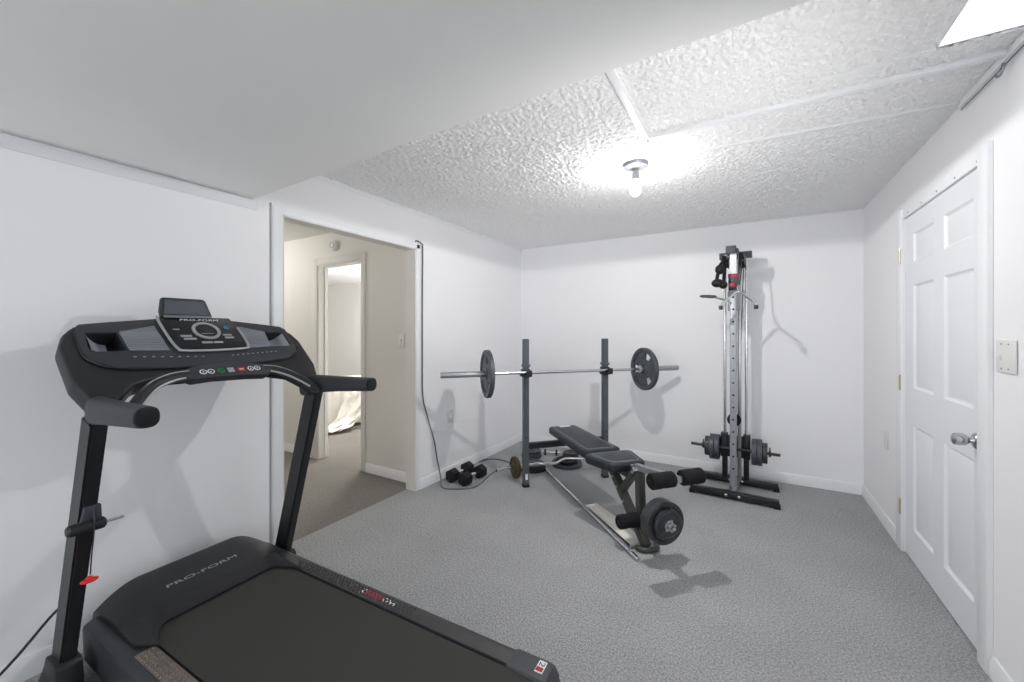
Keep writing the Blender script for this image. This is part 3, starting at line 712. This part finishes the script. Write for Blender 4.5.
# ------------------------------------------------------------------ plates
def plate_mesh(r, t, hole=.014, grip=False):
    """disc along local z from 0 to t"""
    w = MB()
    if not grip:
        w.lathe([(hole, 0), (hole+.018, 0), (hole+.022, t*.12), (r*.78, t*.12), (r*.83, 0), (r-.003, 0), (r, .003), (r, t-.003), (r-.003, t), (r*.83, t), (r*.78, t*.82), (hole+.022, t*.82), (hole+.018, t), (hole, t), (hole, 0)], (0, 0, 0), (0, 0, 1), 48)
    else:
        w.lathe([(r*.8, .004), (r*.83, 0), (r-.005, 0), (r, .005), (r, t-.005), (r-.005, t), (r*.83, t), (r*.8, t-.004), (r*.8, .004)], (0, 0, 0), (0, 0, 1), 56)
        w.lathe([(hole, 0), (r*.27, 0), (r*.3, .006), (r*.46, .009), (r*.46, t-.009), (r*.3, t-.006), (r*.27, t), (hole, t), (hole, 0)], (0, 0, 0), (0, 0, 1), 40)
        z0, z1 = t*.22, t*.78
        for k in range(3):
            a0 = 2*PI*k/3+math.radians(25); span = math.radians(88); pts = []
            for j in range(9): a = a0+span*j/8; pts.append((r*.82*math.cos(a), r*.82*math.sin(a)))
            for j in range(9): a = a0+span*(1.-1.*j/8); pts.append((r*.30*math.cos(a), r*.30*math.sin(a)))
            w.prism(pts, lambda u, v, z: (u, v, z), z0, z1, .003)
    return w
_pm = {}
def weight_plate(label, c, axis, r, t, m, group=None, hole=.014, grip=False, roll=0.):
    """a plate whose back face is centred at c, thickness along axis"""
    key = (r, t, m, hole, grip)
    if key not in _pm:
        o = plate_mesh(r, t, hole, grip).obj('weight_plate', m, None, 40); _pm[key] = o.data
    else:
        o = bpy.data.objects.new('weight_plate', _pm[key]); COL.objects.link(o)
    o.location = c
    o.rotation_euler = (Vector((0, 0, 1)).rotation_difference(Vector(axis)).to_matrix() @ Matrix.Rotation(roll, 3, 'Z')).to_euler()
    return tag(o, label, 'weight plate', group)
G1 = 'plates loaded on the bench leg developer'
weight_plate('large dark plate on leg developer peg, innermost of the three', W((1.225, .02, PZ)), DIRN, .123, .036, 'darkiron', G1)
weight_plate('large dark plate on leg developer peg, between inner plate and small disc', W((1.262, .02, PZ)), DIRN, .123, .036, 'darkiron', G1)
weight_plate('small dark disc facing out on the bench leg developer peg', W((1.299, .02, PZ)), DIRN, .088, .022, 'darkiron', G1)
sc_ = thing('star_collar', 'steel collar holding the plates on the leg developer peg', 'collar', W((1.3215, .02, PZ)), BA)
w = MB().lathe([(.0135, 0), (.03, 0), (.03, .006), (.022, .01), (.022, .022), (.0135, .022), (.0135, 0)], (0, 0, 0), (1, 0, 0), 24); w.obj('ring', 'steel', sc_)
w = MB()
for k in range(5):
    a = 2*PI*k/5; w.cyl((.011, .02*math.cos(a), .02*math.sin(a)), (.011, .036*math.cos(a), .036*math.sin(a)), .006, 8)
w.obj('spoke', 'steel', sc_)

# ------------------------------------------------------------------ barbell on the rack
bb_ = thing('barbell', 'long chrome barbell resting across the two rack uprights', 'barbell', W((.062, 0, .976)), BA)
MB().cyl((0, -.75, 0), (0, .78, 0), .0135, 20).obj('shaft', 'chrome', bb_)
for s, a, b in ((-1, -.710, -1.105), (1, .731, 1.115)):
    MB().cyl((0, a, 0), (0, b, 0), .0245, 24, bev=.002).obj('sleeve', 'steel', bb_)
    MB().cyl((0, a, 0), (0, a-s*.03, 0), .034, 24, bev=.003).obj('stop_collar', 'steel', bb_)
weight_plate('grey grip plate on left end of the racked barbell', W((.062, -.712, .976)), -DIRS, .195, .036, 'iron', 'plates on the racked barbell', .0247, True, .3)
weight_plate('grey grip plate on right end of the racked barbell', W((.062, .733, .976)), DIRS, .195, .036, 'iron', 'plates on the racked barbell', .0247, True, 2.2)

# ------------------------------------------------------------------ things lying on the carpet
def rot_on(o, a): o.rotation_euler = (0, 0, a)
bo = thing('board', 'pale narrow board lying flat under the weight bench', 'board', W((.515, 0, 0)), BA)
MB().prism([(0, -.078), (-.008, .018), (.24, .034), (.56, .03), (.585, -.078)], lambda u, v, z: (u, v, z), .001, .02, .004).obj('panel', 'board', bo)
MB().prism([(.03, -.0805), (.57, -.0805), (.57, -.0785), (.03, -.0785)], lambda u, v, z: (u, v, z), .004, .016).obj('edge_band', 'olive', bo)
rd = thing('bar', 'thin straight chrome bar lying along the pale board', 'bar', W((.45, -.072, .015)), BA-.032)
MB().cyl((-.76, -.028, 0), (.79, -.028, 0), .0125, 16, bev=.002).obj('shaft', 'chrome', rd)
for x in (-.70, .70):
    w = MB().lathe([(.0127, 0), (.0148, .001), (.0148, .02), (.0127, .021), (.0127, 0)], (x, -.028, 0), (1, 0, 0), 20); w.cyl((x+.01, -.028, .012), (x+.01, -.028, .032), .004, 8)
    w.obj('collar', 'steel', rd)

# curl bar lying on plates, with one worn plate
cbx = Vector((-1.815, 3.085, .096)); cd = Vector((.50, .74, 0)).normalized(); cn = Vector((cd.y, -cd.x, 0))
cb = thing('curl_bar', 'chrome wavy curl bar lying across plates behind the rack', 'curl bar', cbx, math.atan2(cd.y, cd.x))
MB().tube([(-.16, 0, .0), (.1, 0, 0), (.2, 0, 0), (.26, -.01, .0), (.34, -.045, -.004), (.42, -.05, -.006), (.50, -.005, -.008), (.58, .03, -.01), (.66, .0, -.012), (.76, -.045, -.014), (.84, -.05, -.016), (.92, -.005, -.018), (1.0, 0, -.02), (1.12, 0, -.022)], .0125, 12).obj('shaft', 'chrome', cb)
w = MB()
for k in range(9): w.lathe([(.0126, 0), (.0138, .002), (.0126, .004)], (-.15+k*.011, 0, 0), (1, 0, 0), 14)
w.obj('thread', 'steel', cb)
MB().lathe([(.0127, 0), (.024, 0), (.024, .014), (.0127, .014), (.0127, 0)], (.075, 0, 0), (1, 0, 0), 20).obj('collar', 'steel', cb)
weight_plate('worn bronze coloured plate standing upright on curl bar end', cbx+cd*.012, cd, .096, .027, 'rustiron')
PX = [('A', -1.745, 3.385), ('B', -1.535, 3.645), ('C', -1.64, 3.875), ('D', -1.865, 3.655)]
weight_plate('dark plate on carpet under curl bar near left rack upright, lower of two', (-1.77, 3.39, .001), (0, 0, 1), .125, .03, 'rubber', 'plates lying behind the rack')
weight_plate('dark plate on carpet under curl bar near left rack upright, upper of two', (-1.775, 3.397, .032), (0, 0, 1), .115, .028, 'darkiron', 'plates lying behind the rack')
weight_plate('widest dark plate lying on carpet below the backrest end', (-1.535, 3.66, .001), (0, 0, 1), .15, .034, 'iron', 'plates lying behind the rack')
weight_plate('small dark plate on top of the widest plate on carpet', (-1.54, 3.665, .036), (0, 0, 1), .105, .022, 'rubber', 'plates lying behind the rack')
weight_plate('small dark plate on carpet nearest the back wall, lower of two', (-1.605, 3.93, .001), (0, 0, 1), .085, .026, 'darkiron', 'plates lying behind the rack')
weight_plate('small dark plate on carpet nearest the back wall, upper of two', (-1.60, 3.925, .028), (0, 0, 1), .08, .024, 'darkiron', 'plates lying behind the rack')
for k, nm in enumerate(('bottom', 'middle', 'top')):
    weight_plate('dark plate in tall stack behind the left rack upright, '+nm+' one', (-1.955+.004*k, 3.71-.005*k, .001+.027*k), (0, 0, 1), .105-.004*k, .026, 'darkiron' if k != 1 else 'iron', 'plates lying behind the rack')
db = thing('dumbbell_bar', 'short chrome dumbbell bar with star collars among floor plates', 'dumbbell bar', (-1.805, 3.87, .03), .35)
MB().cyl((-.1, 0, 0), (.1, 0, 0), .0135, 16, bev=.002).obj('shaft', 'chrome', db)
for x in (-.06, .06):
    w = MB().lathe([(.0136, -.01), (.028, -.01), (.028, .01), (.0136, .01), (.0136, -.01)], (x, 0, 0), (1, 0, 0), 20)
    for k in range(6):
        a = PI/3*k+.5; w.cyl((x, .02*math.cos(a), .02*math.sin(a)), (x, .034*math.cos(a), .034*math.sin(a)), .008, 8)
    w.obj('star_collar', 'darkiron', db)
for lab, x, y, rz in (('black hex dumbbell on carpet closest to the left wall', -2.23, 2.855, .0), ('black hex dumbbell on carpet, further of the two from left wall', -2.085, 2.85, -.02)):
    d = thing('hex_dumbbell', lab, 'dumbbell', (x, y, .0545), PI/2+rz, 'hex dumbbells')
    MB().cyl((-.075, 0, 0), (.075, 0, 0), .0155, 18).obj('grip', 'chrome', d)
    for s in (-1, 1):
        pr = [(.03, .060), (.055, .068), (.062, .076), (.062, .130), (.056, .145), (.036, .150)]
        w = MB(); rings = []
        for r, h in pr:
            rings.append([(s*h, r*math.cos(PI/3*k+PI/6+j*PI/18*0), r*math.sin(PI/3*k+PI/6)) for k in range(6) for j in (0,)])
        w.loft(rings).obj('head', 'rubber', d, 20)

# ------------------------------------------------------------------ cable tower
TX, TY = -.091, 3.765
ct = thing('cable_tower', 'tall steel pulley tower with black feet against back wall', 'cable machine', (TX, TY, 0), math.radians(-2.2))
for y, z0 in ((-.195, .0), (.185, .0)):
    ft = MB().bb((-.305, y-.026, .012), (.305, y+.026, .062), .004).obj('base_foot', 'blackmetal', ct)
    for x in (-.29, .29): MB().bb((x-.022, y-.029, 0), (x+.022, y+.029, .03), .004).obj('foot_cap', 'rubber', ft)
    for x in (-.045, .045): MB().lathe([(0, 0), (.011, 0), (.011, .004), (.006, .007), (0, .007)], (x, y-.026, .037), (0, -1, 0), 14).obj('bolt', 'chrome', ft)
MB().bb((-.03, -.17, .015), (.03, .16, .06), .004).obj('base_beam', 'steel', ct)
post = MB().bb((-.030, -.055, .06), (.018, -.008, 1.96), .004).obj('front_post', 'galv', ct)
for k in range(17): MB().cyl((-.005, -.0545, .2+.1*k), (-.005, -.0556, .2+.1*k), .008, 12).obj('pin_hole', 'rubber', post)
MB().bb((-.060, -.066, 1.955), (.014, .02, 2.02), .006).obj('post_cap', 'darkgrey', ct)
MB().bb((.016, .10, .06), (.044, .13, 1.95), .003).obj('rear_post', 'steel', ct)
for x in (-.083, .078):
    r = MB().cyl((x, .165, .42), (x, .165, 1.96), .0125, 16).obj('guide_rod', 'chrome', ct)
    MB().bb((x-.02, .145, .055), (x+.02, .185, .43), .004).obj('rod_sleeve', 'blackmetal', r)
MB().bb((-.125, .14, 1.945), (.12, .19, 2.0), .005).obj('top_crossbar', 'darkgrey', ct)
MB().bb((-.03, -.04, 1.95), (.03, .17, 2.0), .005).obj('top_beam', 'darkgrey', ct)
# carriage that rides the guide rods and holds the loading bar
w = MB().bb((-.115, .125, .28), (.11, .145, .36), .004).bb((-.06, .11, .25), (.055, .146, .43), .004).bb((-.113, .118, .24), (-.06, .205, .44), .006).bb((.055, .118, .24), (.108, .205, .44), .006)
cg = w.obj('carriage', 'black', ct)
MB().cyl((-.345, .105, .322), (.318, .105, .322), .0125, 16, bev=.002).obj('loading_bar', 'darkiron', cg)
for s in (-1, 1):
    x = s*.238
    w = MB().lathe([(.0127, 0), (.026, 0), (.026, .016), (.0127, .016), (.0127, 0)], (x, .105, .322), (s, 0, 0), 18)
    w.cyl((x+s*.008, .105, .345), (x+s*.008, .105, .372), .005, 8)
    w.obj('spring_collar', 'blackmetal', cg)
def pulley(c, ax, r, parent=ct):
    p = MB().lathe([(.006, -.012), (r, -.012), (r, -.008), (r-.008, -.002), (r-.008, .002), (r, .008), (r, .012), (.006, .012), (.006, -.012)], c, ax, 28).obj('pulley', 'rubber', parent)
    MB().cyl(Vector(c)-Vector(ax)*.018, Vector(c)+Vector(ax)*.018, .008, 12).obj('axle', 'steel', p)
pulley((-.004, .025, .585), (0, 1, 0), .052); pulley((.045, -.02, 1.90), (1, 0, 0), .05); pulley((.06, .11, 1.9), (1, 0, 0), .05); pulley((-.06, .1, 1.9), (1, 0, 0), .045)
w = MB().bb((.028, -.07, 1.87), (.036, .17, 1.95)).bb((.07, -.07, 1.87), (.078, .17, 1.95)).bb((-.085, .06, 1.86), (-.078, .16, 1.95)); w.obj('pulley_bracket', 'blackmetal', ct)
MB().tube([(.053, -.07, 1.9), (.053, -.09, 1.8), (.04, -.15, 1.68), (.03, -.2, 1.645)], .004, 6).obj('cable', 'cord', ct)
MB().tube([(.058, .15, 1.9), (.045, .14, 1.4), (.03, .135, .9), (.02, .13, .44)], .004, 6).obj('cable', 'cord', ct)
MB().bb((-.029, -.0625, 1.79), (.019, -.055, 1.945), .002).obj('face_plate', 'white', ct)
w = MB().bb((-.040, -.066, 1.655), (.028, .008, 1.79), .006)
sl = w.obj('sliding_collar', 'darkgrey', ct)
MB().bb((-.042, -.068, 1.755), (.030, .010, 1.79), .004).obj('collar_band', 'redstrap', sl)
MB().lathe([(0, 0), (.022, 0), (.026, .01), (.02, .026), (0, .03)], (-.008, -.066, 1.695), (0, -1, 0), 18).obj('knob', 'redstrap', sl)
w = MB().bb((-.05, .0, 1.49), (.03, .09, 1.655), .006); w.obj('swivel_bracket', 'galv', ct)
GT = 'plates on the pulley tower bar'
TMX = Matrix.Translation((TX, TY, 0)) @ Matrix.Rotation(math.radians(-2.2), 4, 'Z')
AX = Vector((math.cos(math.radians(-2.2)), math.sin(math.radians(-2.2)), 0))
for sd_, s in (('left', -1), ('right', 1)):
    for x, r, t, m, nm in ((.118, .107, .038, 'iron', 'large grey plate closest to the carriage'), (.157, .107, .036, 'iron', 'large grey plate between its two neighbours'), (.194, .083, .036, 'darkiron', 'small dark outermost plate')):
        weight_plate(nm+' on '+sd_+' end of the tower bar', TMX @ Vector((s*x, .105, .322)), AX*s, r, t, m, GT)
# attachments hung on the tower
vb = thing('pulldown_attachment', 'silver V shaped pull bar hung at the tower front', 'pull bar', (-.06, 3.545, 1.63), 0)
MB().tube([(-.118, -.03, -.116), (-.107, -.03, -.094), (-.05, -.012, -.04), (-.012, 0, -.004), (.012, 0, -.004), (.052, .004, -.04), (.112, .01, -.09), (.118, .01, -.116)], .0085, 10, False).obj('bar', 'chrome', vb)
MB().tube([(0, 0, .0), (.006, .01, .03), (.002, .02, .05), (-.006, .012, .03), (0, 0, .0)], .004, 8).obj('carabiner', 'chrome', vb)
for p, q in (((-.118, -.03, -.108), (-.118, -.03, -.14)), ((.118, .01, -.108), (.118, .01, -.14))): MB().cyl(p, q, .015, 12, bev=.004).obj('end_cap', 'darkgrey', vb)
rh = thing('row_attachment', 'steel stirrup grip sticking out at left side of the tower', 'row grip', (-.20, 3.62, 1.60), 0)
MB().tube([(.072, .05, -.03), (.04, .03, -.025), (.0, .01, -.012), (-.03, 0, .0)], .008, 10).obj('bar', 'steel', rh)
MB().lathe([(0, -.065), (.008, -.06), (.012, -.045), (.013, 0), (.012, .045), (.008, .06), (0, .065)], (-.075, 0, .006), (1, .05, -.08), 20).obj('grip', 'darkgrey', rh)
st = thing('triceps_rope', 'black knotted rope hanging at upper left side of tower', 'exercise rope', (-.20, 3.60, 1.86), 0)
MB().tube([(.035, .06, .07), (.03, .05, .03), (.012, .01, -.01), (.004, -.01, -.05), (-.008, -.03, -.12), (-.002, -.03, -.18)], .013, 10).obj('rope', 'foam', st)
MB().tube([(.04, .07, .07), (.042, .06, -.02), (.04, .01, -.1), (.035, -.02, -.18)], .013, 10).obj('rope', 'foam', st)
MB().tube([(.068, .095, .07), (.05, .08, .085), (.037, .065, .075)], .004, 8).obj('hook', 'chrome', st)
for c_, k in (((.012, -.01, -.045), (1, 1, 1.1)), ((-.004, -.03, -.155), (1.25, 1, .95)), ((.035, -.02, -.17), (.9, 1, .9))): MB().sph(c_, .036, k, 16).obj('knot', 'rubber', st)

# ------------------------------------------------------------------ light
def lamp(name, typ, loc, e, col=(1, 1, 1), size=.1, rot=(0, 0, 0), sy=None):
    l = bpy.data.lights.new(name, typ); l.energy = e; l.color = col
    if typ == 'AREA':
        l.size = size
        if sy: l.shape = 'RECTANGLE'; l.size_y = sy
    else: l.shadow_soft_size = size
    o = bpy.data.objects.new(name, l); o.location = loc; o.rotation_euler = rot; COL.objects.link(o); return o
lamp('rear_fill', 'AREA', (-.72, YF-.36, 1.25), 43, (.97, .985, 1), 2.3, (PI/2+.5, 0, 0), 1.15)  # fill light added behind the camera, shining in through the unseen window
sp = lamp('bulb_light', 'SPOT', (-.57, 2.404, H-.196), 58, (1, .985, .97), .012)
sp.data.spot_size = PI; sp.data.spot_blend = .06
bl = lamp('bounce_fill', 'SPOT', (.45, 1.15, 1.0), 60, (1, .99, .98), .12)  # unseen spot added to brighten the textured ceiling; no fixture stands there
bl.rotation_euler = Vector((-1.25, 1.05, 1.32)).to_track_quat('-Z', 'Y').to_euler(); bl.data.spot_size = math.radians(92); bl.data.spot_blend = 1
lamp('hall_lamp', 'POINT', (-4.5, 1.72, 2.12), 14.5, (1, .985, .965), .1)
lamp('bedroom_lamp', 'POINT', (-4.5, 4.6, 1.95), 105, (1, .97, .93), .15)
wd = bpy.data.worlds.new('daylight'); SC.world = wd; wd.use_nodes = True
wd.node_tree.nodes['Background'].inputs['Color'].default_value = (.85, .92, 1, 1)
wd.node_tree.nodes['Background'].inputs['Strength'].default_value = 1.

# ------------------------------------------------------------------ camera
cam = bpy.data.cameras.new('camera'); co = bpy.data.objects.new('camera', cam); COL.objects.link(co)
co.location = (0, 0, 1.316); co.rotation_euler = (PI/2, 0, .5338)
cam.sensor_width = 36; cam.lens = 398.06/1024*36; cam.shift_y = -9.1/1024; cam.clip_start = .02
SC.camera = co
SC.view_settings.view_transform = 'Standard'; SC.view_settings.look = 'None'
SC.view_settings.gamma = 1; SC.view_settings.exposure = .11; SC.view_settings.use_curve_mapping = False
SC.cycles.use_denoising = True
SC.cycles.max_bounces = 10; SC.cycles.diffuse_bounces = 8
